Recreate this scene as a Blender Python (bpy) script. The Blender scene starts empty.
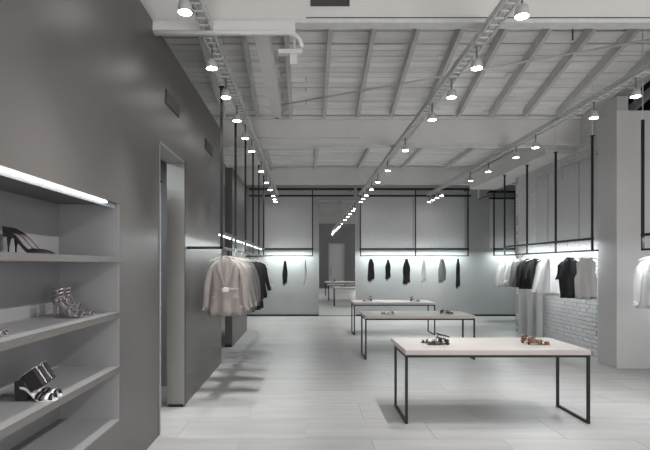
import bpy, math, random
from mathutils import Vector, Matrix
random.seed(7)
SC = bpy.context.scene
COL = SC.collection
R = math.radians

# ------------------------------------------------------------------ camera, world, exposure
EYE = 1.6
cam_d = bpy.data.cameras.new('camera'); cam = bpy.data.objects.new('camera', cam_d); COL.objects.link(cam)
cam.location = (0, 0, EYE); cam.rotation_euler = (R(90), 0, 0)
cam_d.sensor_width = 36; cam_d.lens = 36 * 500 / 650
cam_d.shift_x = 19 / 650; cam_d.shift_y = 40 / 650
SC.camera = cam
world = bpy.data.worlds.new('world'); SC.world = world; world.use_nodes = True
world.node_tree.nodes['Background'].inputs[0].default_value = (.75, .85, 1, 1)
world.node_tree.nodes['Background'].inputs[1].default_value = .4
SC.view_settings.view_transform = 'Standard'; SC.view_settings.look = 'None'
SC.view_settings.exposure = 0.40; SC.view_settings.gamma = 1
SC.view_settings.use_curve_mapping = False

SPOT_W = 100         # each track spotlight
LED_W = 6            # per metre of rail LED

def area(name, loc, sx, sy, watts, rot=(0, 0, 0), col=(.9, .97, 1)):
    l = bpy.data.lights.new(name, 'AREA'); l.shape = 'RECTANGLE'; l.size = sx; l.size_y = sy; l.energy = watts; l.color = col
    o = bpy.data.objects.new(name, l); COL.objects.link(o); o.location = loc; o.rotation_euler = rot; return o
FILL_W = 17             # watts per square metre of added fill light from behind and beside the camera
area('added_fill_light', (-.45, -3.45, 1.7), 1.7, 2.8, FILL_W * 6.5, (R(90), 0, 0), (1, .98, .97))  # unseen fill, added to brighten faces turned to the camera
area('added_fill_light', (4.6, -3.45, 1.7), 2.2, 2.8, FILL_W * 8.5, (R(90), 0, 0), (1, .98, .97))
area('added_fill_light', (6.15, 1.0, 1.9), 3.4, 7.2, FILL_W * .07 * 24, (0, R(90), 0), (1, .98, .97))  # unseen side fill, added for the left wall and niche

# ------------------------------------------------------------------ materials
def new_mat(name):
    m = bpy.data.materials.new(name); m.use_nodes = True
    return m, m.node_tree.nodes, m.node_tree.links, m.node_tree.nodes['Principled BSDF']

def mat(name, col, rough=.6, metal=0, var=.06, scale=6, bump=0, bscale=60, stretch=(1, 1, 1), rand=0, spec=.5):
    """procedural surface: base colour broken up by noise, optional relief, optional tone per object"""
    m, n, l, b = new_mat(name)
    tc = n.new('ShaderNodeTexCoord'); mp = n.new('ShaderNodeMapping'); mp.inputs['Scale'].default_value = stretch
    l.new(tc.outputs['Object'], mp.inputs[0])
    if rand:
        oi = n.new('ShaderNodeObjectInfo'); vm = n.new('ShaderNodeVectorMath'); vm.operation = 'MULTIPLY_ADD'
        cx = n.new('ShaderNodeCombineXYZ'); 
        for i in range(3): l.new(oi.outputs['Random'], cx.inputs[i])
        vm.inputs[1].default_value = (37, 17, 5)
        l.new(cx.outputs[0], vm.inputs[0]); l.new(mp.outputs[0], vm.inputs[2]); vec = vm.outputs[0]
    else: vec = mp.outputs[0]
    no = n.new('ShaderNodeTexNoise'); no.inputs['Scale'].default_value = scale; no.inputs['Detail'].default_value = 5
    l.new(vec, no.inputs['Vector'])
    rm = n.new('ShaderNodeMapRange'); rm.inputs[1].default_value = .3; rm.inputs[2].default_value = .7
    rm.inputs[3].default_value = 1 - var; rm.inputs[4].default_value = 1 + var
    l.new(no.outputs['Fac'], rm.inputs[0])
    val = rm.outputs[0]
    if rand:
        r2 = n.new('ShaderNodeMapRange'); r2.inputs[3].default_value = 1 - rand; r2.inputs[4].default_value = 1 + rand
        l.new(oi.outputs['Random'], r2.inputs[0])
        mu = n.new('ShaderNodeMath'); mu.operation = 'MULTIPLY'; l.new(val, mu.inputs[0]); l.new(r2.outputs[0], mu.inputs[1]); val = mu.outputs[0]
    mx = n.new('ShaderNodeVectorMath'); mx.operation = 'SCALE'; mx.inputs[0].default_value = col[:3]
    l.new(val, mx.inputs['Scale']); l.new(mx.outputs[0], b.inputs['Base Color'])
    b.inputs['Roughness'].default_value = rough; b.inputs['Metallic'].default_value = metal
    b.inputs['Specular IOR Level'].default_value = spec
    if bump:
        n2 = n.new('ShaderNodeTexNoise'); n2.inputs['Scale'].default_value = bscale; n2.inputs['Detail'].default_value = 6
        l.new(vec, n2.inputs['Vector'])
        bp = n.new('ShaderNodeBump'); bp.inputs['Strength'].default_value = bump; bp.inputs['Distance'].default_value = .01
        l.new(n2.outputs['Fac'], bp.inputs['Height']); l.new(bp.outputs[0], b.inputs['Normal'])
    return m

def emit(name, col, strength):
    m, n, l, b = new_mat(name)
    b.inputs['Base Color'].default_value = (.8, .8, .8, 1)
    b.inputs['Emission Color'].default_value = (*col, 1); b.inputs['Emission Strength'].default_value = strength
    return m

M = dict(
    plaster=mat('grey_plaster', (.108, .101, .097), .40, var=.07, scale=1.3, bump=.12, bscale=5),
    reveal=mat('door_lining_paint', (.27, .265, .25), .5, var=.04, scale=3),
    niche=mat('niche_lacquer', (.27, .268, .275), .42, var=.03, scale=3),
    wall=mat('wall_paint', (.42, .42, .425), .7, var=.03, scale=2, bump=.05, bscale=30),
    front=mat('dark_wall_paint', (.2, .2, .205), .6, var=.05, scale=2),
    pier=mat('pier_paint', (.58, .575, .57), .6, var=.03, scale=2),
    panel=mat('wall_panel_fabric', (.55, .55, .555), .85, var=.03, scale=9, bump=.1, bscale=200),
    brick=mat('painted_brick', (.68, .68, .68), .6, var=.10, scale=14, bump=.3, bscale=40),
    mortar=mat('painted_mortar', (.60, .60, .60), .8, var=.05),
    plank=mat('painted_ceiling_plank', (.90, .89, .87), .7, var=.12, scale=3, bump=.3, bscale=12, stretch=(.35, 3, 3), rand=.07),
    beam=mat('painted_beam', (.72, .705, .695), .6, var=.04, scale=2.5, bump=.1, bscale=15),
    joist=mat('painted_joist', (.66, .65, .635), .65, var=.08, scale=4, bump=.2, bscale=14),
    tray=mat('galvanised_painted_steel', (.66, .66, .65), .45, metal=.1, var=.08, scale=12),
    floor=mat('concrete_tile', (.415, .412, .405), .36, var=.10, scale=2.6, bump=.04, bscale=30, stretch=(.35, 2.6, 1), rand=.03),
    grout=mat('grout', (.42, .42, .41), .9),
    black=mat('black_steel', (.022, .022, .024), .45, metal=.5, var=.1, scale=20),
    blackgap=mat('dark_gap', (.02, .02, .02), .9),
    wood=mat('bleached_oak', (.55, .505, .48), .4, var=.06, scale=5, stretch=(.4, 5, 5), bump=.05),
    hanger=mat('pale_wood', (.66, .62, .56), .45, var=.08, scale=15),
    chrome=mat('chrome', (.7, .7, .72), .2, metal=1, var=.02),
    vent=mat('vent_paint', (.055, .053, .052), .6),
    cream=mat('cream_cloth', (.37, .33, .31), .75, var=.05, scale=8, bump=.3, bscale=40),
    white_c=mat('white_cloth', (.80, .80, .79), .8, var=.03, scale=8, bump=.3, bscale=40),
    pale_c=mat('pale_grey_cloth', (.55, .54, .53), .8, var=.04, scale=8, bump=.3, bscale=40),
    grey_c=mat('grey_cloth', (.17, .165, .165), .85, var=.08, scale=12, bump=.3, bscale=50),
    mid_c=mat('mid_grey_cloth', (.28, .275, .27), .85, var=.08, scale=12, bump=.3, bscale=50),
    black_c=mat('black_cloth', (.018, .018, .02), .8, var=.1, scale=12, bump=.3, bscale=50),
    leather=mat('black_leather', (.022, .02, .022), .28, var=.1, scale=30),
    metal_l=mat('pewter_leather', (.30, .27, .28), .3, metal=.35, var=.1, scale=20),
    tan_l=mat('brown_leather', (.20, .085, .045), .4, var=.15, scale=30),
    white_l=mat('white_leather', (.75, .74, .73), .35, var=.03),
    silver=mat('silver_trim', (.75, .75, .76), .22, metal=1, var=.02),
    curtain=mat('grey_curtain', (.42, .41, .40), .85, var=.05, scale=10),
    lamp=mat('white_lamp_body', (.5, .5, .5), .4, var=.02),
    lampdark=mat('grey_lamp_neck', (.18, .18, .18), .5),
    glow=emit('lamp_glow', (1, .98, .96), 30),
    led=emit('led_glow', (.93, .98, 1), 5),
)
def mirror_mat():
    m, n, l, b = new_mat('mirror_glass')
    b.inputs['Base Color'].default_value = (.78, .80, .80, 1); b.inputs['Metallic'].default_value = 1; b.inputs['Roughness'].default_value = .02
    return m
M['mirror'] = mirror_mat()

# ------------------------------------------------------------------ mesh helpers
class MB:
    def __init__(s): s.v = []; s.f = []
    def add(s, vs, fs):
        o = len(s.v); s.v += [tuple(v) for v in vs]; s.f += [tuple(i + o for i in f) for f in fs]; return s
    def box(s, x0, x1, y0, y1, z0, z1, mtx=None):
        vs = [Vector((x, y, z)) for z in (z0, z1) for y in (y0, y1) for x in (x0, x1)]
        if mtx: vs = [mtx @ v for v in vs]
        return s.add(vs, [(0, 2, 3, 1), (4, 5, 7, 6), (0, 1, 5, 4), (2, 6, 7, 3), (0, 4, 6, 2), (1, 3, 7, 5)])
    def tube(s, pts, r, n=8, closed=False):
        """round tube along points; r a number or a list"""
        pts = [Vector(p) for p in pts]; N = len(pts)
        rs = r if isinstance(r, (list, tuple)) else [r] * N
        vs = []; up = None
        for i, p in enumerate(pts):
            a = pts[(i - 1) % N] if (closed or i > 0) else p
            b = pts[(i + 1) % N] if (closed or i < N - 1) else p
            t = (b - a).normalized()
            if up is None: up = Vector((0, 0, 1)) if abs(t.z) < .9 else Vector((1, 0, 0))
            u = (up - t * up.dot(t)).normalized(); w = t.cross(u); up = u
            for k in range(n):
                an = 2 * math.pi * k / n
                vs.append(p + (u * math.cos(an) + w * math.sin(an)) * rs[i])
        fs = []
        for i in range(N if closed else N - 1):
            j = (i + 1) % N
            for k in range(n):
                k2 = (k + 1) % n
                fs.append((i * n + k, i * n + k2, j * n + k2, j * n + k))
        if not closed:
            fs.append(tuple(range(n - 1, -1, -1))); fs.append(tuple((N - 1) * n + k for k in range(n)))
        return s.add(vs, fs)
    def ribbon(s, pts, nrm, w, t):
        """flat band: pts centre line, nrm list of outward normals, width w across, thickness t"""
        pts = [Vector(p) for p in pts]; N = len(pts); vs = []
        for i, p in enumerate(pts):
            tg = (pts[min(i + 1, N - 1)] - pts[max(i - 1, 0)]).normalized()
            nn = Vector(nrm[i]).normalized(); sd = tg.cross(nn).normalized()
            for a, b in ((-.5, 0), (.5, 0), (.5, 1), (-.5, 1)): vs.append(p + sd * w * a + nn * t * b)
        fs = [(0, 1, 2, 3), tuple((N - 1) * 4 + k for k in (3, 2, 1, 0))]
        for i in range(N - 1):
            for k in range(4):
                k2 = (k + 1) % 4; fs.append((i * 4 + k, i * 4 + 4 + k, i * 4 + 4 + k2, i * 4 + k2))
        return s.add(vs, fs)
    def loft(s, rings, cap=True):
        n = len(rings[0]); vs = [v for r in rings for v in r]; fs = []
        for i in range(len(rings) - 1):
            for k in range(n):
                k2 = (k + 1) % n; fs.append((i * n + k, i * n + k2, (i + 1) * n + k2, (i + 1) * n + k))
        if cap: fs.append(tuple(range(n - 1, -1, -1))); fs.append(tuple((len(rings) - 1) * n + k for k in range(n)))
        return s.add(vs, fs)
    def mesh(s, name, m, smooth=False):
        me = bpy.data.meshes.new(name); me.from_pydata(s.v, [], s.f); me.update()
        me.materials.append(m)
        if smooth: me.polygons.foreach_set('use_smooth', [True] * len(me.polygons))
        return me
    def build(s, name, m, parent=None, smooth=False, bevel=0, loc=None):
        o = bpy.data.objects.new(name, s.mesh(name, m, smooth)); COL.objects.link(o)
        if parent: o.parent = parent
        if loc: o.location = loc
        if bevel:
            b = o.modifiers.new('bevel', 'BEVEL'); b.width = bevel; b.segments = 2; b.limit_method = 'ANGLE'
        return o

def tag(o, label=None, cat=None, group=None, kind=None):
    if label: o['label'] = label
    if cat: o['category'] = cat
    if group: o['group'] = group
    if kind: o['kind'] = kind
    return o
def thing(name, label, cat, loc=(0, 0, 0), group=None, rz=0):
    o = bpy.data.objects.new(name, None); COL.objects.link(o); o.location = loc; o.rotation_euler = (0, 0, rz)
    return tag(o, label, cat, group)
def struct(name, mb, m, parent=None, **k):
    o = mb.build(name, m, parent, **k)
    if not parent: o['kind'] = 'structure'
    return o
def share(name, me, parent, loc=(0, 0, 0), rot=(0, 0, 0)):
    o = bpy.data.objects.new(name, me); COL.objects.link(o); o.parent = parent; o.location = loc; o.rotation_euler = rot
    return o
def kids(o): return [c for c in bpy.data.objects if c.parent == o]
def copy_tree(root, loc, label=None, group=None, rz=None, mats=None, sc=None):
    def rec(o, p):
        c = o.copy(); COL.objects.link(c); c.parent = p
        for k in kids(o): rec(k, c)
        return c
    ch = kids(root)
    r = root.copy(); COL.objects.link(r)
    for k in ch: rec(k, r)
    r.location = loc
    if rz is not None: r.rotation_euler = (0, 0, rz)
    if sc: r.scale = sc
    if label: r['label'] = label
    if group: r['group'] = group
    return r
def B(*a): return MB().box(*a)

# ------------------------------------------------------------------ layout numbers
XL = -1.38          # aisle face of the left partition
XR = 5.05           # brick wall
YB = 15.67          # back wall
YF = -3.2           # wall behind the camera
XO = -3.6           # outer left wall
XE = 6.6            # outer right wall (bay of the near rack)
Z0 = 3.8            # underside of the cross beams

# ------------------------------------------------------------------ floor
fl = struct('floor', B(XO, XE + 1.2, YF, YB + .1, -.12, -.006), M['grout'])
TW, TD, J = 1.2, .6, .0018
tile_me = B(J, TW - J, J, TD - J, -.006, 0).mesh('tile', M['floor'])
iy = 0; y = YF
k = 0
while y < YB - .01:
    x = XO - (0 if iy % 2 else .6)
    while x < XE + 1.2:
        if x > -2.9 or x + TW > 7.4:
            pass
        if y + TD <= YB + .02 and x >= XO - .01 and x + TW <= XE + 1.21:
            share('tile', tile_me, fl, (x, y, 0))
        else:
            x0 = max(x, XO); x1 = min(x + TW, XE + 1.2); y1 = min(y + TD, YB)
            if x1 - x0 > .05 and y1 - y > .05:
                MB().box(x0 + J, x1 - J, y + J, y1 - J, -.006, 0).build('tile', M['floor'], fl)
        x += TW
    y += TD; iy += 1

# ------------------------------------------------------------------ ceiling: planks, joists, beams
def zc(y):                         # underside of the boards
    if y < 3.9: return 1.6 + 2.75 + .26 * (9.1 - 3.9)
    if y < 9.1: return 1.6 + 2.75 + .26 * (9.1 - y)
    return 4.35
ce = MB()
ys = [YF, 3.9, 9.1, YB + .1]
for a, b in zip(ys[:-1], ys[1:]):
    za, zb = zc(a) + .05, zc(b) + .05
    vs = [(XO, a, za), (XE + 1.2, a, za), (XE + 1.2, b, zb), (XO, b, zb)]
    vs += [(v[0], v[1], v[2] + .1) for v in vs]
    ce.add(vs, [(0, 3, 2, 1), (4, 5, 6, 7), (0, 1, 5, 4), (1, 2, 6, 5), (2, 3, 7, 6), (3, 0, 4, 7)])
ceil = struct('ceiling', ce, M['blackgap'])
slope = math.atan(-.26)
PW = .135
plank_me = [B(0.004, L - .004, .007, PW - .007, 0, .03).mesh('plank', M['plank']) for L in (2.4, 3.2, 3.6)]
def planks(y0, y1, sl):
    y = y0; i = 0
    while y < y1 - PW * .4:
        x = XO + random.uniform(-1.5, 0)
        x = XO - .0
        order = [0, 1, 2]; random.shuffle(order)
        for k in order:
            L = (2.4, 3.2, 3.6)[k]
            share('plank', plank_me[k], ceil, (x, y, zc(y + .001) + random.uniform(0, .016)), (sl, 0, 0))
            x += L
        # rest of the row
        y += PW * math.cos(sl); i += 1
planks(3.9, 9.1, slope)
planks(9.1, YB, 0)
# boards nearer than the first beam are hidden by it: one plain run
B(XO, XE + 1.2, YF, 3.9, zc(0), zc(0) + .04).build('plank', M['plank'], ceil)
# joists of the sloped bay, running away from the camera
L = (9.0 - 4.9) / math.cos(slope)
jm = B(-.03, .03, 0, L, -.15, -.002).mesh('joist', M['joist'])
x = XO + .33
while x < XE + 1:
    share('joist', jm, ceil, (x, 4.9, zc(4.9)), (slope, 0, 0)); x += .6
jm2 = B(-.03, .03, 0, 4.3, -.10, 0).mesh('joist', M['joist'])
x = XO + .25
while x < XE + 1:
    share('joist', jm2, ceil, (x, 9.6, 4.35)); x += 1.2
def cross_beam(y, z0, z1, n, th=.10, fl=.04):
    b = struct('trim_%d' % n, B(XO, XE + 1.2, y, y + th, z0 + .04, z1), M['beam'])
    B(XO, XE + 1.2, y - fl, y + th + fl, z0, z0 + .04).build('flange', M['tray'], b)
    B(XO, XE + 1.2, y - .05, y, z1 - .05, z1).build('upper_rail', M['beam'], b)
    return b
bC = cross_beam(4.60, 3.82, 5.30, 1, .08, .02)
# heavier painted ledger at the left of the near beam, slot and gap line on its face
B(XO, -.10, 4.50, 4.58, 3.70, 3.80).build('ledger', M['beam'], bC)
B(.0, 7.4, 4.592, 4.60, 3.862, 3.876).build('shadow_gap', M['blackgap'], bC)
B(.04, .40, 4.585, 4.60, 3.98, 4.06).build('slot', M['vent'], bC)
bA = cross_beam(9.25, 3.80, 4.34, 2, .10, .06)
bB = cross_beam(14.0, 3.86, 4.34, 3, .10, .05)
# longitudinal members
lt = struct('trim_5', B(-.545, -.395, 4.72, 8.1, 3.98, 4.16), M['beam'])
MB().tube([(-.47, 8.08, 4.06), (-.47, 8.13, 4.06)], .085, 14).build('end_cap', M['vent'], lt)
struct('trim_6', B(4.55, 5.3, 9.5, 13.9, 3.70, 4.1), M['beam'])

# conduits and braces
def rod(name, label, cat, pts, r, m='tray'):
    o = MB().tube(pts, r, 8).build(name, M[m], None, smooth=True); return tag(o, label, cat)
rod('brace_rod', 'thin steel rod slanting under the ceiling boards from right pier to box beam', 'rod', [(-.42, 8.1, 4.19), (4.6, 5.55, 4.24)], .014, 'joist')
pts = [(-1.36, 4.475, 3.68)] + [(-.6 + .1 * i, 4.475, 3.68) for i in range(4)]
for i in range(7):
    a = i / 6 * math.pi / 2
    pts.append((-.18 + .14 * math.sin(a), 4.475, 3.55 + .13 * math.cos(a)))
rod('conduit', 'pale conduit along near beam curving down at its right end', 'conduit', pts, .022, 'beam')
rod('conduit', 'thin straight conduit strapped along the far cross beam above the left rail', 'conduit', [(-1.3, 9.24, 3.95), (1.0, 9.24, 3.95)], .012, 'beam')
bx = thing('junction_box', 'small painted junction box with a bracket under the curved conduit', 'box', (-.13, 4.66, 3.60))
B(-.13, .10, -.04, .04, -.04, .0).build('lid', M['beam'], bx, bevel=.005)
B(-.02, .05, -.03, .03, -.14, -.04).build('box', M['joist'], bx, bevel=.005)
MB().tube([(.02, 0, 0), (.02, 0, .22)], .012, 8).build('stem', M['joist'], bx)
rod('hanger_rod', 'thin vertical drop rod hanging from the joists above the right rack', 'rod', [(3.2, 6.0, zc(6.0) - .02), (3.2, 6.0, 4.30)], .010, 'vent')

# ------------------------------------------------------------------ walls
struct('wall_back', B(XO, XE + 1.2, YB, YB + .15, 0, 4.4), M['wall'])
struct('baseboard_back', B(XO, XE + 1.2, YB - .025, YB, 0, .05), M['black'])
struct('wall_outer_left', B(XO - .15, XO, YF, YB, 0, 5.8), M['wall'])
struct('wall_outer_right', B(XE + 1.2, XE + 1.35, YF, YB, 0, 5.8), M['wall'])

# left partition with the shelf niche and the fitting-room opening
NX0, NX1 = XL - .46, XL            # niche depth
NY0, NY1, NZ0, NZ1 = .7, 3.71, .45, 2.05
DY0, DY1, DZ = 4.70, 5.66, 2.76
PT = .18
w = MB()
w.box(XL - .5, XL, YF, NY0, 0, Z0)
w.box(XL - .5, XL, NY0, NY1, 0, NZ0); w.box(XL - .5, XL, NY0, NY1, NZ1, Z0)
w.box(XL - .5, NX0, NY0, NY1, NZ0, NZ1)
w.box(XL - .5, XL, NY1, 4.2, 0, Z0)
w.box(XL - PT, XL, 4.2, DY0, 0, Z0)
w.box(XL - PT, XL, DY0, DY1, DZ, Z0)
w.box(XL - PT, XL, DY1, 8.15, 0, Z0)
wl = struct('wall_left', w, M['plaster'])
# niche lining
nb = MB()
nb.box(NX0, XL - .004, NY1 - .012, NY1 - .0, NZ0 + .001, NZ1 - .001)
nb.box(NX0, NX0 + .012, NY0, NY1 - .012, NZ0 + .001, NZ1 - .001)
nb.build('niche_lining', M['niche'], wl)
for z in (1.66, 1.25, .85):
    sh_ = B(NX0 + .012, XL - .004, NY0, NY1 - .012, z - .04, z).build('shelf', M['niche'], wl)
    B(XL - .004, XL + .002, NY0, NY1, z - .04, z).build('shelf_edge', M['plaster'], sh_)
B(NX0 + .012, XL - .002, NY0, NY1 - .012, NZ0, NZ0 + .012).build('shelf', M['niche'], wl)
MB().box(XL - .026, XL - .012, NY0, 3.50, 2.036, 2.045).build('led_strip', M['led'], wl)
B(XL - .034, XL - .028, NY0, NY1 - .02, 2.015, 2.05).build('led_channel', M['niche'], wl)
for y0, y1 in ((4.90, 5.40), (6.82, 7.36)):
    v = tag(B(XL, XL + .012, y0, y1, 3.19, 3.33).build('wall_vent', M['vent']),
            'dark slotted air vent high on grey wall, %s' % ('nearer the shelves' if y0 < 5 else 'farther, above the clothes rail'), 'vent')
    for i in range(5):
        z = 3.205 + i * .026
        B(XL + .012, XL + .02, y0 + .01, y1 - .01, z, z + .008).build('slat', M['plaster'], v)
# opening: dark steel frame, reveal, curtain, little room behind
tr = struct('trim_8', MB().box(XL - .19, XL + .008, DY1 - .02, DY1 + .004, 0, DZ + .01).box(XL - .19, XL + .008, DY0 - .004, DY0 + .015, 0, DZ + .01).box(XL - .19, XL + .008, DY0, DY1, DZ - .015, DZ + .01), M['reveal'])
B(XL - .0, XL + .012, DY1 - .01, DY1 + .012, 0, DZ + .012).build('edge_trim', M['black'], tr)
B(XL - .17, XL - .0, DY1 - .03, DY1 - .02, 0, .03).build('kick', M['black'], tr)
rm = MB()
rm.box(XO, XL - PT, 4.05, 4.2, 0, 3.0); rm.box(XO, XL - PT, 6.6, 6.7, 0, 3.0); rm.box(XO, XL - PT, 4.05, 6.7, 3.0, 3.05)
struct('wall_fitting_room', rm, M['front'])
area('fitting_room_fill', (-2.3, 5.0, 2.95), .5, .5, 28)  # unseen fill light added to brighten the curtain
def pleated(x0, x1, y, z0, z1, n, amp, seg=8):
    mb = MB(); N = n * seg; top = []; vs = []
    for i in range(N + 1):
        t = i / N; xx = x0 + (x1 - x0) * t; yy = y + amp * math.sin(t * n * 2 * math.pi)
        vs += [(xx, yy, z0), (xx, yy, z1), (xx, yy + .006, z0), (xx, yy + .006, z1)]
    fs = []
    for i in range(N):
        a, b = i * 4, i * 4 + 4
        fs += [(a, b, b + 1, a + 1), (a + 2, a + 3, b + 3, b + 2), (a + 1, b + 1, b + 3, a + 3)]
    return mb.add(vs, fs)
cu = thing('curtain', 'grey pleated curtain drawn inside the fitting room opening', 'curtain', (0, 0, 0))
pleated(XL - .62, XL - .205, 5.46, .02, 2.50, 5, .03).build('cloth', M['curtain'], cu, smooth=True)
MB().tube([(XL - PT - .02, 5.5, 2.52), (XO + .02, 5.5, 2.52)], .012, 8).build('curtain_rod', M['black'], cu)
# second partition beyond the passage
struct('wall_left_far', B(-1.58, -1.44, 9.76, 12.2, 0, 3.5), M['plaster'])
struct('baseboard_left', B(-1.585, -1.44, 9.745, 9.76, 0, .05), M['black'])

# right: brick wall, pier, near bay
wr = struct('wall_right', B(XR + .016, XR + .2, 8.15, 12.0, 0, Z0 + .55), M['mortar'])
bk = MB(); BL, BH = .215, .068
row = 0; z = .0
while z < 3.72:
    y = 8.15 - (.11 if row % 2 else 0)
    while y < 12.0:
        a, b = max(y + .005, 8.2), min(y + BL - .005, 12.0)
        if b - a > .03:
            j = random.uniform(-.004, .004); bk.box(XR + j, XR + .03, a, b, z + .003, z + BH)
        y += BL
    z += BH + .007; row += 1
bo = bk.build('bricks', M['brick'], wr); bo['kind'] = 'stuff'
struct('wall_right_pier', B(4.78, 5.9, 7.69, 8.2, 0, 3.98), M['pier'], bevel=.01)
struct('wall_right_near', MB().box(5.9, 6.05, -2.6, 4.6, 0, .15).box(5.9, 6.05, -2.6, 4.6, 3.6, 5.6).box(5.9, 6.05, YF, -2.6, 0, 5.6).box(5.9, 6.05, 4.6, 8.2, 0, 5.6), M['pier'])
struct('wall_right_end', B(XR, XE + 1.2, 11.9, 12.05, 0, 4.3), M['wall'])
# panels with small clips at their top edge, above the right rack
for i, (a, b) in enumerate(((8.25, 9.15), (9.19, 10.33), (10.38, 10.9))):
    pn = B(XR - .045, XR - .005, a, b, 2.10, 3.50).build('panel', M['panel'], wr, bevel=.004)
for y in (9.17, 9.35, 9.75, 10.1, 10.5, 10.85, 11.2):
    s = 500 / y
    B(XR - .065, XR - .045, y, y + .035, 3.28, 3.43).build('clip', M['mortar'], wr)
# vertical white pipes at the far end of the brick wall
for i, (y, nm) in enumerate(((11.50, 'farthest'), (11.04, 'middle'), (10.60, 'nearest'))):
    p = MB().tube([(4.955, y, 0), (4.955, y, 1.70), (4.955, y, 1.74), (4.955, y, 1.76)], [.066, .066, .055, .03], 20).build('standpipe', M['white_c'], None, smooth=True)
    tag(p, 'thick white vertical pipe against brick wall, %s of the three behind the shirts' % nm, 'pipe', 'pipes at the brick wall')
    MB().tube([(4.955, y, 0), (4.955, y, .05)], .075, 20).build('collar', M['white_c'], p)

# wall behind the camera with a tall doorway (seen only in the mirror) and openings for added fill
w = MB(); DX0, DX1, DH = 1.55, 2.65, 3.1
w.box(-1.4, -1.3, YF - .15, YF, 0, 5.8); w.box(XO, -1.3, YF - .15, YF, 0, 5.8); w.box(-1.3, .4, YF - .15, YF, 3.1, 5.8); w.box(-1.3, .4, YF - .15, YF, 0, .3)
w.box(.4, DX0, YF - .15, YF, 0, 5.8); w.box(DX1, 3.5, YF - .15, YF, 0, 5.8); w.box(3.5, 5.7, YF - .15, YF, 3.1, 5.8); w.box(3.5, 5.7, YF - .15, YF, 0, .3); w.box(5.7, 6.05, YF - .15, YF, 0, 5.8); w.box(DX0, DX1, YF - .15, YF, DH, 5.8)
struct('wall_front', w, M['front'])
d = struct('door_1', MB().box(DX0, DX0 + .07, YF - .16, YF + .02, 0, DH).box(DX1 - .07, DX1, YF - .16, YF + .02, 0, DH).box(DX0, DX1, YF - .16, YF + .02, DH - .07, DH), M['wall'])
B(DX0 + .07, DX1 - .07, YF - .10, YF - .06, .01, DH - .07).build('door_leaf', M['pier'], d)
MB().tube([(DX0 + .16, YF - .02, .9), (DX0 + .16, YF - .02, 1.5)], .014).build('door_handle', M['chrome'], d)

# unseen shop windows, added behind and beside the camera to frame the fill lights
def added_shop_window(n, x0, x1, y0, y1, z0, z1):
    along_x = (x1 - x0) > (y1 - y0)
    f = MB(); e = .05
    f.box(x0, x1, y0, y1, z0, z0 + e); f.box(x0, x1, y0, y1, z1 - e, z1)
    N = 3 if along_x else 5
    for i in range(N):
        t = i / (N - 1)
        if along_x: a = x0 + (x1 - x0 - e) * t; f.box(a, a + e, y0, y1, z0, z1)
        else: a = y0 + (y1 - y0 - e) * t; f.box(x0, x1, a, a + e, z0, z1)
    return struct('added_window_%d' % n, f, M['black'])
added_shop_window(1, -1.3, .4, YF - .12, YF - .06, .3, 3.1)
added_shop_window(2, 3.5, 5.7, YF - .12, YF - .06, .3, 3.1)
added_shop_window(3, 5.94, 6.0, -2.6, 4.6, .15, 3.6)
# mirror on the back wall
mi = thing('wall_mirror', 'tall mirror on back wall reflecting tables and a doorway', 'mirror', (0, YB, 0))
B(.41, 1.54, -.03, -.005, .02, 3.62).build('mirror_glass', M['mirror'], mi)
B(.395, .41, -.035, 0, .02, 3.63).build('frame', M['wall'], mi); B(1.54, 1.555, -.035, 0, .02, 3.63).build('frame', M['wall'], mi); B(.395, 1.555, -.035, 0, 3.62, 3.635).build('frame', M['wall'], mi)

# ------------------------------------------------------------------ racks
def bar(a, b, t=.016):
    a, b = Vector(a), Vector(b)
    return MB().box(min(a.x, b.x) - t, max(a.x, b.x) + t, min(a.y, b.y) - t, max(a.y, b.y) + t, min(a.z, b.z) - t, max(a.z, b.z) + t)
def wall_frame(label, xs, x0, x1, ztop, zu, zl, y, led=True):
    t = thing('hanging_rack', label, 'clothes rack', (0, y, 0), 'black steel hanging frames on the back wall')
    for x in xs: bar((x, 0, zl), (x, 0, ztop), .017).build('upright', M['black'], t)
    bar((x0, 0, ztop), (x1, 0, ztop), .03).build('top_bar', M['black'], t)
    bar((x0, 0, ztop - .2), (x1, 0, ztop - .2), .024).build('top_bar', M['black'], t)
    bar((xs[0], 0, zu), (xs[-1], 0, zu), .026).build('light_bar', M['black'], t)
    bar((xs[0], 0, zl), (xs[-1], 0, zl), .014).build('hanging_rail', M['black'], t)
    for x in (x0 + .05, x1 - .05):
        B(x - .015, x + .015, 0, YB - y, ztop - .02, ztop + .02).build('wall_bracket', M['black'], t)
    B(xs[0] + .03, xs[-1] - .03, .028, .07, zu - .02, zu + .0).build('led_strip', M['led'], t)
    a = area('led_light', ((xs[0] + xs[-1]) / 2, .10, zu - .03), xs[-1] - xs[0] - .1, .05, LED_W * 2.0 * (xs[-1] - xs[0]), (R(-5), 0, 0), (.87, 1, .98)); a.parent = t
    return t
YR = 15.30; sB = 500 / YR
def bx_(px): return (px - 306) / sB
wall_frame('black steel hanging frame on back wall left of the mirror', [bx_(263.5), bx_(312.5)], bx_(250), bx_(353), 3.92, 2.09, 1.88, YR)
wall_frame('black double-bay hanging frame on back wall right of the mirror', [bx_(360.5), bx_(415.5), bx_(468)], bx_(358), bx_(470), 3.92, 2.09, 1.88, YR)
wall_frame('black hanging frame on back wall behind far end of right rack', [bx_(494), bx_(515), bx_(540)], bx_(490), bx_(545), 3.84, 2.09, 1.90, YR)
for i, (a, b) in enumerate(((263.5, 312.5), (361, 415), (416, 468), (494, 540))):
    struct('trim_%d' % (20 + i), B(bx_(a), bx_(b), YB - .04, YB - .002, 2.12, 3.72), M['panel'])
tag(B(5.09, 5.11, 12.9, 14.8, 3.53, 3.55).build('steel_tie', M['black']), 'dark steel tie running back from the end of right brick wall', 'bar')
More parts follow.
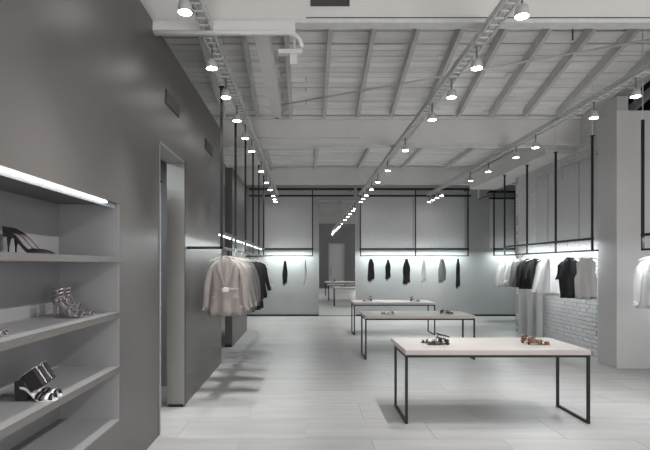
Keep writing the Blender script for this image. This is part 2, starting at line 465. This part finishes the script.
B(5.085, 5.115, 12.9, 12.93, 3.55, 4.35).build('drop', M['beam'], bpy.data.objects['steel_tie'])
B(5.085, 5.115, 14.77, 14.8, 3.55, 4.35).build('drop', M['beam'], bpy.data.objects['steel_tie'])

def aisle_rack(label, x, ys, ztop, zu, zl, y0, y1, led, lside, wall=None):
    t = thing('hanging_rack', label, 'clothes rack', (x, 0, 0), 'black steel racks hung from the ceiling')
    for y in ys: bar((0, y, zl), (0, y, ztop), .015).build('upright', M['black'], t)
    bar((0, y0, zl), (0, y1, zl), .013).build('hanging_rail', M['black'], t)
    bar((0, ys[0], zu), (0, ys[-1], zu), .018).build('light_bar', M['black'], t)
    for a, b in zip(ys[:-1], ys[1:]):
        (B(.019, .03, max(a, wall or a) + .05, b - .05, zu - .008, zu + .014) if lside > 0 else B(-.042, -.02, a + .05, b - .3, zu - .03, zu - .012)).build('led_strip', M['led'], t)
        ar = area('led_light', (.03 * lside, (max(a, wall or a) + b) / 2, zu - .035), .04, b - max(a, wall or a) - .1, LED_W * (b - max(a, wall or a)) * (.5 if lside < 0 else 1.6), (0, R(8 * lside) * -1, 0)); ar.parent = t
    return t
lys = [5.81, 6.96, 8.10, 9.25, 10.4, 11.6]
lr = aisle_rack('long black rack hung from ceiling along grey left wall', -.98, lys, 3.66, 1.975, 1.80, 5.81, 11.6, True, -1)
for y in (5.81, 11.6):
    bar((-.4, y, 1.80), (0, y, 1.80), .015).build('wall_arm', M['black'], lr)
rys = [8.0, 9.17, 10.36, 11.53]
rr = aisle_rack('long black rack hung from ceiling beside white brick wall', 4.58, rys, 3.66, 2.02, 1.83, 7.86, 11.53, True, 1, 8.35)
nr = aisle_rack('near black rack hung beside the pier at the right edge', 4.58, [4.5, 5.66, 6.8], 3.56, 2.01, 1.81, 4.5, 6.8, True, 1)
# the rack tops hang from short plates on the ceiling members
for t, yy, zz in ((lr, lys, 3.66), (rr, rys, 3.66)):
    for y in yy: B(-.03, .03, y - .03, y + .03, zz, zz + .012).build('top_plate', M['black'], t)
for y in (4.5, 5.66, 6.8): MB().tube([(0, y, 3.56), (0, y, zc(y) - .02)], .006).build('drop_wire', M['tray'], nr)
for y in rys: MB().tube([(0, y, 3.66), (0, y, 4.36 if y > 9.1 else zc(y) - .0)], .006).build('drop_wire', M['tray'], rr)

# ------------------------------------------------------------------ cable trays and spotlights
def tray(label, x, z0=3.70, y0=.3, y1=15.2):
    t = thing('cable_tray', label, 'cable tray', (x, 0, 0), 'pale latticed cable trays under the beams')
    for sx in (-.05, .05):
        B(sx - .009, sx + .009, y0, y1, z0, z0 + .02).build('side_rail', M['tray'], t)
        B(sx - .009, sx + .009, y0, y1, z0 + .05, z0 + .066).build('side_rail', M['tray'], t)
    mb = MB(); n = int((y1 - y0) / .12)
    for i in range(n):
        a = y0 + i * .12; b = a + .12
        for sx in (-.05, .05):
            mb.tube([(sx, a, z0 + .01), (sx, (a + b) / 2, z0 + .058)], .006, 5); mb.tube([(sx, (a + b) / 2, z0 + .058), (sx, b, z0 + .01)], .006, 5)
        mb.box(-.05, .05, a, a + .02, z0, z0 + .014)
    o = mb.build('lacing', M['tray'], t); o['kind'] = 'stuff'
    B(-.02, .02, y0, y1, z0 + .016, z0 + .05).build('lighting_track', M['lamp'], t)
    return t
tray('pale latticed cable tray above the left clothes rack', -.89)
tray('pale latticed cable tray running over the middle of the shop', 1.65)
tray('pale latticed cable tray nearest the right rack and pier', 3.72)

def spot_proto():
    t = thing('spotlight', 'x', 'spotlight', (0, 0, 0))
    MB().tube([(0, 0, .035), (0, 0, .16)], .010, 8).build('stem', M['lampdark'], t)
    hs = MB().loft([[(r * math.cos(a * math.pi / 8), r * math.sin(a * math.pi / 8), z) for a in range(16)] for r, z in ((.053, -.05), (.053, -.01), (.045, .025), (.02, .04))]).build('housing', M['lamp'], t, smooth=True)
    MB().tube([(0, 0, -.053), (0, 0, -.0505)], .050, 16).build('lens', M['glow'], hs)
    l = bpy.data.lights.new('spot_beam', 'SPOT'); l.energy = SPOT_W; l.spot_size = R(56); l.spot_blend = .75; l.shadow_soft_size = .04; l.color = (1, .985, .965)
    o = bpy.data.objects.new('spot_beam', l); COL.objects.link(o); o.parent = t; o.location = (0, 0, -.06)
    return t
SP = spot_proto()
first = True
NTH = 'first second third fourth fifth sixth seventh eighth ninth tenth eleventh twelfth thirteenth fourteenth fifteenth'.split()
def spots(x, ys, where, group, aim=None, power=1):
    global first
    n = 0
    for y in ys:
        z = 3.55 if y < 14.9 else 3.55
        vis = 'behind' not in group
        lab = ('round white spotlight on the %s, %s lamp from the camera' % (where, NTH[n])) if vis else 'unseen white spotlight on the %s, out of frame, %s' % (where, NTH[ys.index(y)])
        if vis: n += 1
        if first: SP.location = (x, y, z); SP['label'] = lab; SP['group'] = group; first = False; o = SP
        else: o = copy_tree(SP, (x, y, z), lab, group)
        p_ = power * (.45 if 8 < y < 10.5 else 1.25 if 4.5 < y < 7 else 1)
        if True:
            for c in kids(o):
                if aim and not c.name.startswith('stem'):
                    c.location = Matrix.Rotation(aim, 3, 'Y') @ c.location; c.rotation_euler = (0, aim, 0)
                if c.type == 'LIGHT': c.data = c.data.copy(); c.data.energy = SPOT_W * p_
spots(-.91, [3.76, 4.83, 5.67, 6.59, 7.5, 8.37, 10.16, 11.55, 12.66, 13.8, 14.5, 15.05], 'left tray', 'spotlights on the left tray')
spots(1.65, [3.82, 4.83, 5.67, 6.54, 8.3, 10.1, 11.5, 12.6, 13.7, 14.4, 15.05], 'middle tray', 'spotlights on the middle tray')
spots(3.72, [5.64, 6.46, 8.1, 8.85, 10.2, 11.3, 13.7, 14.2, 14.65, 15.1], 'right tray', 'spotlights on the right tray')
spots(-.91, [2.6, 1.2], 'left tray', 'spotlights behind the camera'); spots(1.65, [3.0, 2.0, 1.0], 'middle tray', 'spotlights behind the camera', R(52), 1.9); spots(1.65, [.2], 'middle tray pointing straight down', 'spotlights behind the camera'); spots(3.72, [4.4, 3.0, 1.4], 'right tray', 'spotlights behind the camera')  # unseen lamps added to light the foreground; three aim at the niche

# ------------------------------------------------------------------ tables
def make_table():
    t = thing('display_table', 'x', 'table', (0, 0, 0), 'pale-topped display tables')
    W, D, H = 1.86, .64, .745
    B(0, W, -.01, D + .22, H - .05, H).build('table_top', M['wood'], t, bevel=.003)
    r = .013
    D2 = D
    for x in (r, W - r):
        for y in (r, D2 - r):
            B(x - r, x + r, y - r, y + r, 2 * r, H - .05 - 2 * r).build('leg', M['black'], t)
        B(x - r, x + r, 0, D2, 0, 2 * r).build('floor_bar', M['black'], t)
        B(x - r, x + r, 0, D2, H - .05 - 2 * r, H - .05).build('side_rail', M['black'], t)
    for y in (r, D2 - r):
        B(2 * r, W - 2 * r, y - r, y + r, H - .05 - 2 * r, H - .05).build('long_rail', M['black'], t)
    MB().tube([(.62, .25, H - .05), (.62, .25, H - .085)], .022, 10).build('fitting', M['tan_l'], t)
    return t
T1 = make_table(); T1.location = (1.0, 5.03, 0); T1['label'] = 'nearest and largest-looking pale-topped table on thin black steel legs'
copy_tree(T1, (1.0, 8.45, 0), 'middle pale-topped table on black legs, between nearest and farthest tables')
copy_tree(T1, (1.09, 11.4, 0), 'farthest pale-topped table on black legs, close to the mirror')
TZ = .745

# ------------------------------------------------------------------ garments and hangers
def hanger_proto():
    t = thing('clothes_hanger', 'x', 'hanger', (0, 0, 0))
    pts = []
    for i in range(13):
        u = -1 + i / 6; pts.append((u * .205, 0, -.095 - .062 * abs(u) ** 1.3))
    MB().ribbon(pts, [(0, 0, 1)] * 13, .022, .012).build('arms', M['hanger'], t)
    hp = [(0, 0, -.09), (0, 0, -.055), (.0, 0, -.04)]
    for i in range(9):
        a = -math.pi / 2 + i / 8 * math.pi * 1.35
        hp.append((.021 * math.cos(a), 0, -.002 + .022 * math.sin(a)))
    MB().tube(hp, .0035, 6).build('hook', M['chrome'], t)
    return t
HG = hanger_proto(); hg_first = [True]
def hanger(loc, label, group, rz=0):
    if hg_first[0]:
        hg_first[0] = False; HG.location = loc; HG['label'] = label; HG['group'] = group; HG.rotation_euler = (0, 0, rz); return HG
    return copy_tree(HG, loc, label, group, rz)

def ring(w, d, z, cx=0, cy=0, n=36, amp=0, k=7, ph=0, p=2.6):
    out = []
    for i in range(n):
        a = 2 * math.pi * i / n
        c, s = math.cos(a), math.sin(a)
        rr_ = 1 + amp * math.sin(k * a + ph) + amp * .5 * math.sin((k + 4) * a + ph * 2)
        out.append((cx + w * math.copysign(abs(c) ** (2 / p), c) * (1 + amp * .12 * math.sin(k * a)), cy + d * math.copysign(abs(s) ** (2 / 2.0), s) * rr_, z))
    return out
def garment(name, label, cat, loc, m, L=.7, sh=.2, hem=.22, waist=.185, sl=.55, sr=.05, flare=.10, neck=.06, lapel=None, collar=True, depth=.055, ph=0., group=None, rz=0, belt=False, buttons=False, vneck=False):
    t = thing(name, label, cat, loc, group, rz)
    T = -.122
    mb = MB()
    prof = [(neck, .030, T + .006, .0), (neck + .02, .036, T - .004, .0), (sh * .62, .043, T - .028, .02), (sh * .86, .046, T - .048, .03), (sh, .046, T - .075, .04), (sh * .98, depth, T - .14, .06), (sh * .93, depth * 1.05, T - .24, .07), (waist, depth, T - L * .5, .10), ((waist + hem) / 2, depth * 1.05, T - L * .72, .15), (hem, depth * 1.1, T - L * .9, .2), (hem * 1.01, depth * 1.1, T - L, .22)]
    rings = [ring(w_, d_, z_, amp=a_ * 1.9, ph=ph) for w_, d_, z_, a_ in prof]
    rings.append([(x * .97, y * .9, z + .006) for x, y, z in rings[-1]]); rings.append([(x, y, z + .12) for x, y, z in rings[-1]])
    mb.loft(rings, cap=True); mb.build('body', M[m], t, smooth=True)
    if sl > 0:
        for s in (-1, 1):
            rs = []
            N = 9
            for i in range(N):
                u = i / (N - 1)
                cx = s * (sh - .035 + flare * u ** .7 + .012 * math.sin(u * 5 + ph)); cz = T - .06 - sl * u
                r = sr * (1.0 - .28 * u)
                if i == 0: r *= .75
                cy = -.01 - .02 * math.sin(u * 2.2)
                rs.append([(cx + r * math.cos(a * math.pi / 8), cy + r * .8 * math.sin(a * math.pi / 8) * (1 + .1 * math.sin(u * 14 + a)), cz + .012 * math.cos(a * math.pi / 8) * s * (1 - u) * -2) for a in range(16)])
            rs.append([(x, y, z + .01) for x, y, z in rs[-1]])
            MB().loft(rs).build('sleeve', M[m], t, smooth=True)
    if collar:
        pts = []; nr_ = []
        for i in range(15):
            a = R(-60) + i / 14 * R(300)
            pts.append(((neck + .004) * math.cos(a + R(0)), .034 * math.sin(a), T + .012 - .01 * math.sin(a))); nr_.append((math.cos(a), math.sin(a), .2))
        pts = [( (neck + .006) * math.sin(R(-150) + i / 14 * R(300)), .036 * math.cos(R(-150) + i / 14 * R(300)), T + .008) for i in range(15)]
        nr_ = [(p[0], p[1], .01) for p in pts]
        MB().ribbon(pts, nr_, .032, .004).build('collar', M[m], t, smooth=True)
    if lapel:
        for s in (-1, 1):
            mb = MB()
            y0 = -depth * 1.12
            vs = [(s * .062, -.042, T + .012), (s * .105, y0 + .006, T - .075), (s * .085, y0 - .006, T - .10), (s * .10, y0 - .008, T - .12), (s * .008, y0 - .010, T - .36), (s * .02, y0 + .002, T - .10)]
            vs += [(v[0], v[1] - .006, v[2]) for v in vs]
            n = 6; mb.add(vs, [tuple(range(n)), tuple(range(2 * n - 1, n - 1, -1))] + [(i, i + n, (i + 1) % n + n, (i + 1) % n) for i in range(n)])
            mb.build('lapel', M[m], t)
        MB().box(-.003, .003, -depth * 1.2 - .012, -depth, T - L + .01, T - .36).build('front_edge', M[m], t)
        for s in (-1, 1): MB().box(s * .115 - .05, s * .115 + .05, -depth * 1.12 - .012, -depth * .8, T - L * .70, T - L * .66).build('pocket_flap', M[m], t)
    if belt:
        rr2 = ring(waist * 1.03, depth * 1.18, T - L * .52); r3 = [(x, y, z - .03) for x, y, z in rr2]
        bl_ = MB().loft([rr2, r3]).build('belt', M[m], t, smooth=True)
        MB().box(-.035, .045, -depth * 1.18 - .025, -depth * 1.1, T - L * .53 - .035, T - L * .53 + .02).build('belt_knot', M['white_c'] if m == 'cream' else M[m], bl_, bevel=.008)
    if buttons:
        pk = MB().box(-.012, .012, -depth * 1.2 - .004, -depth * .9, T - L * .93, T - .03).build('placket', M[m], t)
        for i in range(5):
            z = T - .08 - i * .12
            MB().tube([(0, -depth * 1.2 - .008, z), (0, -depth * 1.2 - .003, z)], .006, 8).build('button', M['pale_c'], pk)
    return t

# left rail
LX, LZ = -.98, 1.80
left = [
    (6.13, 'cream', .70, .185, .205, .58, 'jacket', 'cream belted jacket facing the camera at near end of left rail', dict(lapel=True, belt=True, sr=.047, flare=.115, waist=.165, depth=.05)),
    (6.48, 'cream', .66, .20, .22, .56, 'jacket', 'cream jacket hanging second on left rail, just behind the belted one', dict()),
    (6.86, 'mid_c', .74, .20, .22, .58, 'coat', 'mid grey coat third on left rail, behind the cream jackets', dict(lapel=True)),
    (7.22, 'grey_c', .76, .205, .23, .60, 'coat', 'dark grey coat fourth on left rail', dict(lapel=True)),
    (7.6, 'grey_c', .74, .20, .225, .58, 'jacket', 'dark grey jacket fifth on left rail, before the black ones', dict()),
    (8.3, 'black_c', .82, .20, .22, .58, 'coat', 'black coat on left rail, nearest of the black garments', dict(lapel=True)),
    (8.85, 'black_c', .84, .20, .22, .55, 'coat', 'black coat on left rail, second of the black garments', dict()),
    (9.5, 'black_c', .70, .21, .23, .5, 'jacket', 'short black jacket farthest of the black garments on left rail', dict()),
    (10.1, 'white_c', .62, .20, .22, .5, 'shirt', 'white shirt at far end of left rail behind the black clothes', dict()),
]
for i, (y, m, L_, sh, hem, sl, kind, lab, kw) in enumerate(left):
    rz = R(random.uniform(-5, 5)) if i else 0
    garment(kind, lab, kind, (LX, y, LZ), m, L=L_, sh=sh, hem=hem, sl=sl, ph=i * 1.3, rz=rz, group='clothes on the left rail', **kw)
    hanger((LX, y, LZ), 'pale wooden hanger on left rail, %s from its near end' % NTH[i], 'hangers on the left rail', rz)
# right rail
RX, RZ = 4.58, 1.83
right = [
    (8.12, 'pale_c', .66, .155, .165, 0, 'top', 'pale grey sleeveless top on right rail next to the pier', dict(collar=False, neck=.09)),
    (8.68, 'black_c', .68, .165, .155, .30, 'top', 'black short-sleeved top on right rail, between white shirt and pale grey top', dict(sr=.055, flare=.085)),
    (9.43, 'white_c', .68, .20, .23, .56, 'shirt', 'white shirt in the middle of right rail between black garments', dict(buttons=True, sr=.06)),
    (9.95, 'black_c', .56, .19, .17, .34, 'top', 'black top on right rail just left of the middle white shirt', dict(sr=.055)),
    (10.28, 'black_c', .60, .19, .19, .50, 'jacket', 'black jacket on right rail, left of the black top', dict()),
    (10.62, 'mid_c', .58, .19, .2, .5, 'top', 'grey top on right rail between black jacket and white shirts', dict()),
    (11.0, 'white_c', .56, .20, .22, .5, 'shirt', 'white shirt on right rail, second from its far end', dict()),
    (11.36, 'white_c', .60, .20, .22, .55, 'shirt', 'white buttoned shirt at far end of right rail', dict(buttons=True)),
]
for i, (y, m, L_, sh, hem, sl, kind, lab, kw) in enumerate(right):
    rz = R(random.uniform(-6, 6)) if y > 8.5 else 0
    garment(kind, lab, kind, (RX - (.03 if y < 8.5 else 0), y, RZ), m, L=L_, sh=sh, hem=hem, sl=sl, ph=i * 1.7, rz=rz, group='clothes on the right rail', **kw)
    hanger((RX - (.03 if y < 8.5 else 0), y, RZ), 'pale wooden hanger on right rail, %s garment from the pier' % NTH[i], 'hangers on the right rail', rz)
garment('shirt', 'white long-sleeved shirt hanging alone at the right edge before the pier', 'shirt', (4.60, 6.62, 1.81), 'white_c', L=.66, sh=.20, hem=.215, sl=.56, sr=.055, buttons=True, group='clothes on the near right rack')
hanger((4.60, 6.62, 1.81), 'hanger of the lone white shirt at the right edge', 'hangers on the near right rack')
for i, y in enumerate((6.3, 5.9, 5.4)):
    w_ = ('just behind the lone shirt', 'in the middle of the row', 'nearest the camera')[i]
    garment('shirt', 'white shirt on near right rack outside the frame, ' + w_, 'shirt', (4.60, y, 1.81), 'white_c', L=.64, sh=.2, hem=.21, sl=.5, ph=i, group='clothes on the near right rack')
    hanger((4.60, y, 1.81), 'hanger on near right rack outside the frame, ' + w_, 'hangers on the near right rack')

# scarves on the back wall
def scarf(px, top, bot, wpx, m, lab):
    y = YR; x = bx_(px); z1 = 1.88; zt = 1.6 + (265 - top) / sB; zb = 1.6 + (265 - bot) / sB; w = wpx / sB / 2
    t = thing('scarf', lab, 'scarf', (x, y, zt), 'scarves along the back wall')
    H = zt - zb
    for s, e, nm in ((-1, 0, 'front_fall'), (1, .06, 'back_fall')):
        rs = []
        for i in range(12):
            u = i / 11
            wi = w * (.55 + .45 * min(1, u * 4)) * (.66 + .08 * math.sin(u * 9 + px))
            rs.append([(s * w * .35 * min(1, u * 2) + wi * math.cos(a * math.pi / 7), -.012 * s + .022 * math.sin(a * math.pi / 7) * (1 + .3 * math.sin(a * 3)), -u * (H - e)) for a in range(14)])
        fo = MB().loft(rs).build(nm, M[m], t, smooth=True)
        fr = MB()
        for k_ in range(6):
            xx = s * w * .35 + (k_ - 2.5) / 3 * w * .55
            fr.tube([(xx, -.012 * s, -(H - e)), (xx, -.012 * s, -(H - e) - .05)], .005, 4)
        fr.build('fringe', M[m], fo)['kind'] = 'stuff'
    MB().tube([(0, 0, .01 - .02), (0, 0, z1 - zt - .006)], .004, 6).build('hook', M['chrome'], t)
    MB().tube([(-w * .5, 0, -.004), (w * .5, 0, -.004)], .010, 8).build('loop', M[m], t)
for a in (
    (285, 261, 284, 5, 'black_c', 'narrow black scarf on back wall left of the mirror'),
    (305, 260, 284, 4, 'white_c', 'thin white scarf on back wall beside the mirror'),
    (371, 259, 281, 6.5, 'black_c', 'short dark scarf on back wall, first right of the mirror'),
    (388, 260, 279, 5, 'black_c', 'small black scarf on back wall, second right of the mirror'),
    (406.5, 259, 284, 7, 'black_c', 'long dark scarf on back wall, third right of the mirror'),
    (423.5, 259, 282, 5.5, 'white_c', 'white scarf on back wall between dark and grey scarves'),
    (442, 259, 282, 7.5, 'mid_c', 'wide grey scarf on back wall right of the white one'),
    (458, 259, 287, 4, 'black_c', 'long thin black scarf on back wall, last at the right'),
): scarf(*a)

# ------------------------------------------------------------------ shoes (toe towards local +x)
def foot_z(u, h, a=.18):                # height of the insole, u 0 heel .. 1 toe
    if u < a: return h
    if u > .68: return .008
    t = (u - a) / (.68 - a); t = t * t * (3 - 2 * t)
    return h + (.008 - h) * t
def foot_w(u): return .030 + .012 * math.sin(min(1, u * 1.25) * math.pi * .55) - (.033 * max(0, (u - .72) / .28) ** 1.8) - .014 * max(0, (.08 - u) / .08) ** 2
def sole(t, L, h, m, th=.006, name='sole'):
    rs = []
    for i in range(21):
        u = i / 20; w = max(.006, foot_w(u)); z = foot_z(u, h); x = u * L
        rs.append([(x, -w, z), (x, w, z), (x, w * .95, z - th), (x, -w * .95, z - th)])
    return MB().loft(rs).build(name, M[m], t, smooth=False)
def arch(L, u, h, hh, m, t, name='strap', wd=.010, lean=0.):
    """a strap over the foot at station u, rising hh over the insole"""
    z = foot_z(u, h); w = foot_w(u) + .002; pts = []; nn = []
    for i in range(11):
        a = math.pi * i / 10
        pts.append((u * L + lean * math.sin(a), -w * math.cos(a), z - .002 + hh * math.sin(a))); nn.append((0, -math.cos(a), math.sin(a) + .01))
    return MB().ribbon(pts, nn, wd, .0025).build(name, M[m], t, smooth=True)
def ankle(L, h, zz, r, m, t, wd=.012, cx=.16):
    pts = []; nn = []
    for i in range(25):
        a = 2 * math.pi * i / 24
        pts.append((L * cx + r * math.cos(a), r * .78 * math.sin(a), h + zz + .012 * math.cos(a))); nn.append((math.cos(a), math.sin(a), 0))
    return MB().ribbon(pts, nn, wd, .003).build('ankle_strap', M[m], t, smooth=True)
def heel(t, L, h, m, r0=.017, r1=.005, x=.02):
    return MB().loft([[(x + (r * .9) * math.cos(a * math.pi / 6) + off, r * math.sin(a * math.pi / 6), z) for a in range(12)] for r, z, off in ((r1, 0, .0), (r1, h * .4, .0), (r0 * .7, h * .78, .002), (r0, h - .005, .006))]).build('heel', M[m], t, smooth=True)
def pump(label, loc, rz):
    t = thing('high_heel_pump', label, 'shoe', loc, 'pumps on the top shelf', rz)
    L, h = .25, .108
    sole(t, L, h, 'leather'); heel(t, L, h, 'leather')
    rs = []; N = 26
    mb = MB(); K = 13; vs = []
    for i in range(N):
        u = i / (N - 1); w = max(.004, foot_w(u)); z = foot_z(u, h); x = u * L
        if u < .62: rim = .022 + .048 * max(0, 1 - u / .30) ** 1.3
        else: rim = .022
        closed = min(1, max(0, (u - .62) / .07))
        top = .026 * (1 - ((u - .62) / .38) ** 1.5) + .006 if u > .62 else 0
        for k_ in range(K):
            v = k_ / (K - 1) * 2 - 1                       # -1 .. 1 across
            if closed > 0:
                a = v * math.pi / 2
                yy = w * math.sin(a); z2 = z + (top) * math.cos(a) ** .8
                if closed < 1:
                    s_ = 1 if v > 0 else -1
                    yy2 = s_ * w * (1 - .2 * (1 - abs(v))); z3 = z + rim * (1 - abs(v))
                    yy = yy * closed + yy2 * (1 - closed); z2 = z2 * closed + z3 * (1 - closed)
            else:
                s_ = 1 if v > 0 else -1
                yy = s_ * w * (1 - .18 * (1 - abs(v))) if abs(v) > 1e-6 else 0
                z2 = z + rim * (1 - abs(v))
            vs.append((x - (.012 * (1 - abs(v)) if u < .03 else 0), yy, z2))
    fs = []
    for i in range(N - 1):
        u = i / (N - 1)
        for k_ in range(K - 1):
            if u < .62 and k_ in (K // 2 - 1, K // 2): continue
            fs.append((i * K + k_, i * K + k_ + 1, (i + 1) * K + k_ + 1, (i + 1) * K + k_))
    # back of the heel cup
    c = len(vs)
    for k_ in range(5):
        z_ = foot_z(0, h) + .070 * k_ / 5
        vs.append((-.014 - .0 * k_, 0, z_))
    mid = K // 2
    left_ = [0 + j for j in range(mid)]; right_ = [K - 1 - j for j in range(mid)]
    for j in range(mid - 1):
        a, b = left_[j], left_[j + 1]; e, f = right_[j], right_[j + 1]; m1, m2 = c + min(j, 4), c + min(j + 1, 4)
        if m1 != m2: fs += [(a, b, m2, m1), (e, m1, m2, f)]
        else: fs += [(a, b, m1), (e, m1, f)]
    o = mb.add(vs, fs).build('upper', M['leather'], t, smooth=True)
    so = o.modifiers.new('thickness', 'SOLIDIFY'); so.thickness = .003; so.offset = 1
    # pale lining seen inside the shoe
    rs = []
    for i in range(14):
        u = .03 + i / 13 * .6; w = foot_w(u) * .86; z = foot_z(u, h) + .003
        rs.append([(u * L, -w, z + .018), (u * L, -w * .8, z), (u * L, w * .8, z), (u * L, w, z + .018)])
    v2 = [v for r_ in rs for v in r_]; f2 = [(i * 4 + k_, i * 4 + 4 + k_, i * 4 + 5 + k_, i * 4 + 1 + k_) for i in range(13) for k_ in range(3)]
    MB().add(v2, f2).build('lining', M['metal_l'], t, smooth=True)
    return t
def strappy(label, loc, rz, m='metal_l', h=.095, L=.235, group='strappy sandals on the second shelf', nst=6, cuff=3, zt=.085, hr=.011, name='strappy_sandal'):
    t = thing(name, label, 'shoe', loc, group, rz)
    sole(t, L, h, m); heel(t, L, h, m if m != 'tan_l' else 'leather', r0=.018, r1=hr)
    # heel cup
    pts = [(.012 + .03 * (1 - math.cos(a)), .029 * math.sin(a), h + .02) for a in [R(-100 + 200 * i / 12) for i in range(13)]]
    MB().ribbon(pts, [(-math.cos(R(-100 + 200 * i / 12)), math.sin(R(-100 + 200 * i / 12)), 0) for i in range(13)], .035, .003).build('heel_cup', M[m], t, smooth=True)
    for i in range(nst):
        u = .93 - i * .085
        arch(L, u, h, .022 + .007 * i, m, t, lean=.02 * (1 if i % 2 else -1), wd=.011)
    for i in range(cuff):
        ankle(L, h, .035 + i * (zt - .035) / max(1, cuff - 1), .032 + .003 * i, m, t, wd=.012)
    for s in (-1, 1):                                    # laces that tie the ankle straps together
        MB().tube([(L * .5, s * .03, foot_z(.5, h) + .01), (L * .32, s * .036, h + .02), (L * .2, s * .03, h + zt)], .003, 6).build('side_lace', M[m], t, smooth=True)
    return t
S1, S2, S3 = 1.66, 1.25, .85
pump('black pointed high-heel pump on top shelf, nearer of the pair', (-1.745, 2.90, S1), 0)
pump('black pointed high-heel pump on top shelf, farther of the pair', (-1.752, 2.985, S1), 0)
strappy('pewter strappy heeled sandal on second shelf, nearer of the pair', (-1.69, 3.33, S2), 0)
strappy('pewter strappy heeled sandal on second shelf, farther of the pair', (-1.70, 3.44, S2), R(6))
strappy('pewter sandal cut by left edge of the photo on second shelf', (-1.69, 2.44, S2), 0, h=.02, nst=4, cuff=0, name='sandal', group='sandals at left edge')
# wide-cuffed sandal on the third shelf
def cuffed(label, loc, rz):
    t = thing('cuffed_sandal', label, 'shoe', loc, 'cuffed sandals on the third shelf', rz)
    L, h = .215, .08
    sole(t, L, h, 'white_l', th=.014)
    MB().loft([[(x0, -w_, z_), (x1, -w_, z_), (x1, w_, z_), (x0, w_, z_)] for x0, x1, w_, z_ in ((.0, .062, .028, 0), (-.004, .075, .032, h - .014), (-.004, .05, .034, h + .028))]).build('block_heel', M['leather'], t, bevel=.003)
    mt = Matrix.Translation((.10, 0, .118)) @ Matrix.Rotation(R(-34), 4, 'Y')
    cf = MB(); N = 20; vs = []
    for z_ in (-.052, .052):
        for q in (1, .9):
            for i in range(N):
                a = 2 * math.pi * i / N; c, s = math.cos(a), math.sin(a)
                vs.append(mt @ Vector((.056 * q * math.copysign(abs(c) ** .45, c), .040 * q * math.copysign(abs(s) ** .45, s), z_)))
    fs = []
    for i in range(N):
        j = (i + 1) % N
        fs += [(i, j, 2 * N + j, 2 * N + i), (N + i, 3 * N + i, 3 * N + j, N + j), (2 * N + i, 2 * N + j, 3 * N + j, 3 * N + i), (i, N + i, N + j, j)]
    ck = cf.add(vs, fs).build('ankle_cuff', M['leather'], t, smooth=False)
    ed = [mt @ Vector((.056 * math.copysign(abs(math.cos(a)) ** .45, math.cos(a)), .040 * math.copysign(abs(math.sin(a)) ** .45, math.sin(a)), .054)) for a in [2 * math.pi * i / 24 for i in range(24)]]
    MB().tube(ed, .0045, 6, closed=True).build('silver_edge', M['silver'], ck)
    for u, m in ((.90, 'leather'), (.80, 'white_l'), (.68, 'leather'), (.58, 'leather')): arch(L, u, h, .030, m, t, wd=.02)
    return t
cuffed('black wide-cuffed sandal with block heel and white sole, nearer on third shelf', (-1.60, 2.78, S3), 0)
cuffed('black wide-cuffed sandal with block heel, farther of the pair on third shelf', (-1.62, 2.872, S3), R(0))

def flat(label, loc, rz, m, group, cuffn=1, zt=.07, nst=3, h=.02):
    return strappy(label, loc, rz, m=m, h=h, L=.24, group=group, nst=nst, cuff=cuffn, zt=zt, hr=.014, name='sandal')
PI = math.pi
flat('black ankle-strap sandal toe to the left on nearest table, front of its pair', (1.54, 5.36, TZ), PI, 'leather', 'shoes on the nearest table', zt=.075, cuffn=2)
flat('black ankle-strap sandal toe to the left on nearest table, back of its pair', (1.50, 5.47, TZ), PI - .15, 'leather', 'shoes on the nearest table', zt=.075, cuffn=2)
flat('brown and black sandal toe to the right on nearest table, front of its pair', (2.38, 5.38, TZ), 0, 'tan_l', 'shoes on the nearest table', zt=.06, h=.03)
flat('brown and black sandal toe to the right on nearest table, back of its pair', (2.36, 5.49, TZ), .12, 'tan_l', 'shoes on the nearest table', zt=.06, h=.03)
flat('flat grey sandal at left of middle table', (1.54, 8.72, TZ), PI, 'metal_l', 'shoes on the middle table', cuffn=0, nst=3, h=.012)
flat('black closed sandal at right of middle table', (2.35, 8.78, TZ), 0, 'leather', 'shoes on the middle table', cuffn=1, zt=.05, nst=6)
flat('black ankle-strap sandal at left of farthest table', (1.56, 11.75, TZ), PI, 'leather', 'shoes on the farthest table', zt=.09, cuffn=2)
flat('black ankle-strap sandal at right of farthest table', (2.44, 11.75, TZ), 0, 'leather', 'shoes on the farthest table', zt=.08, cuffn=2)
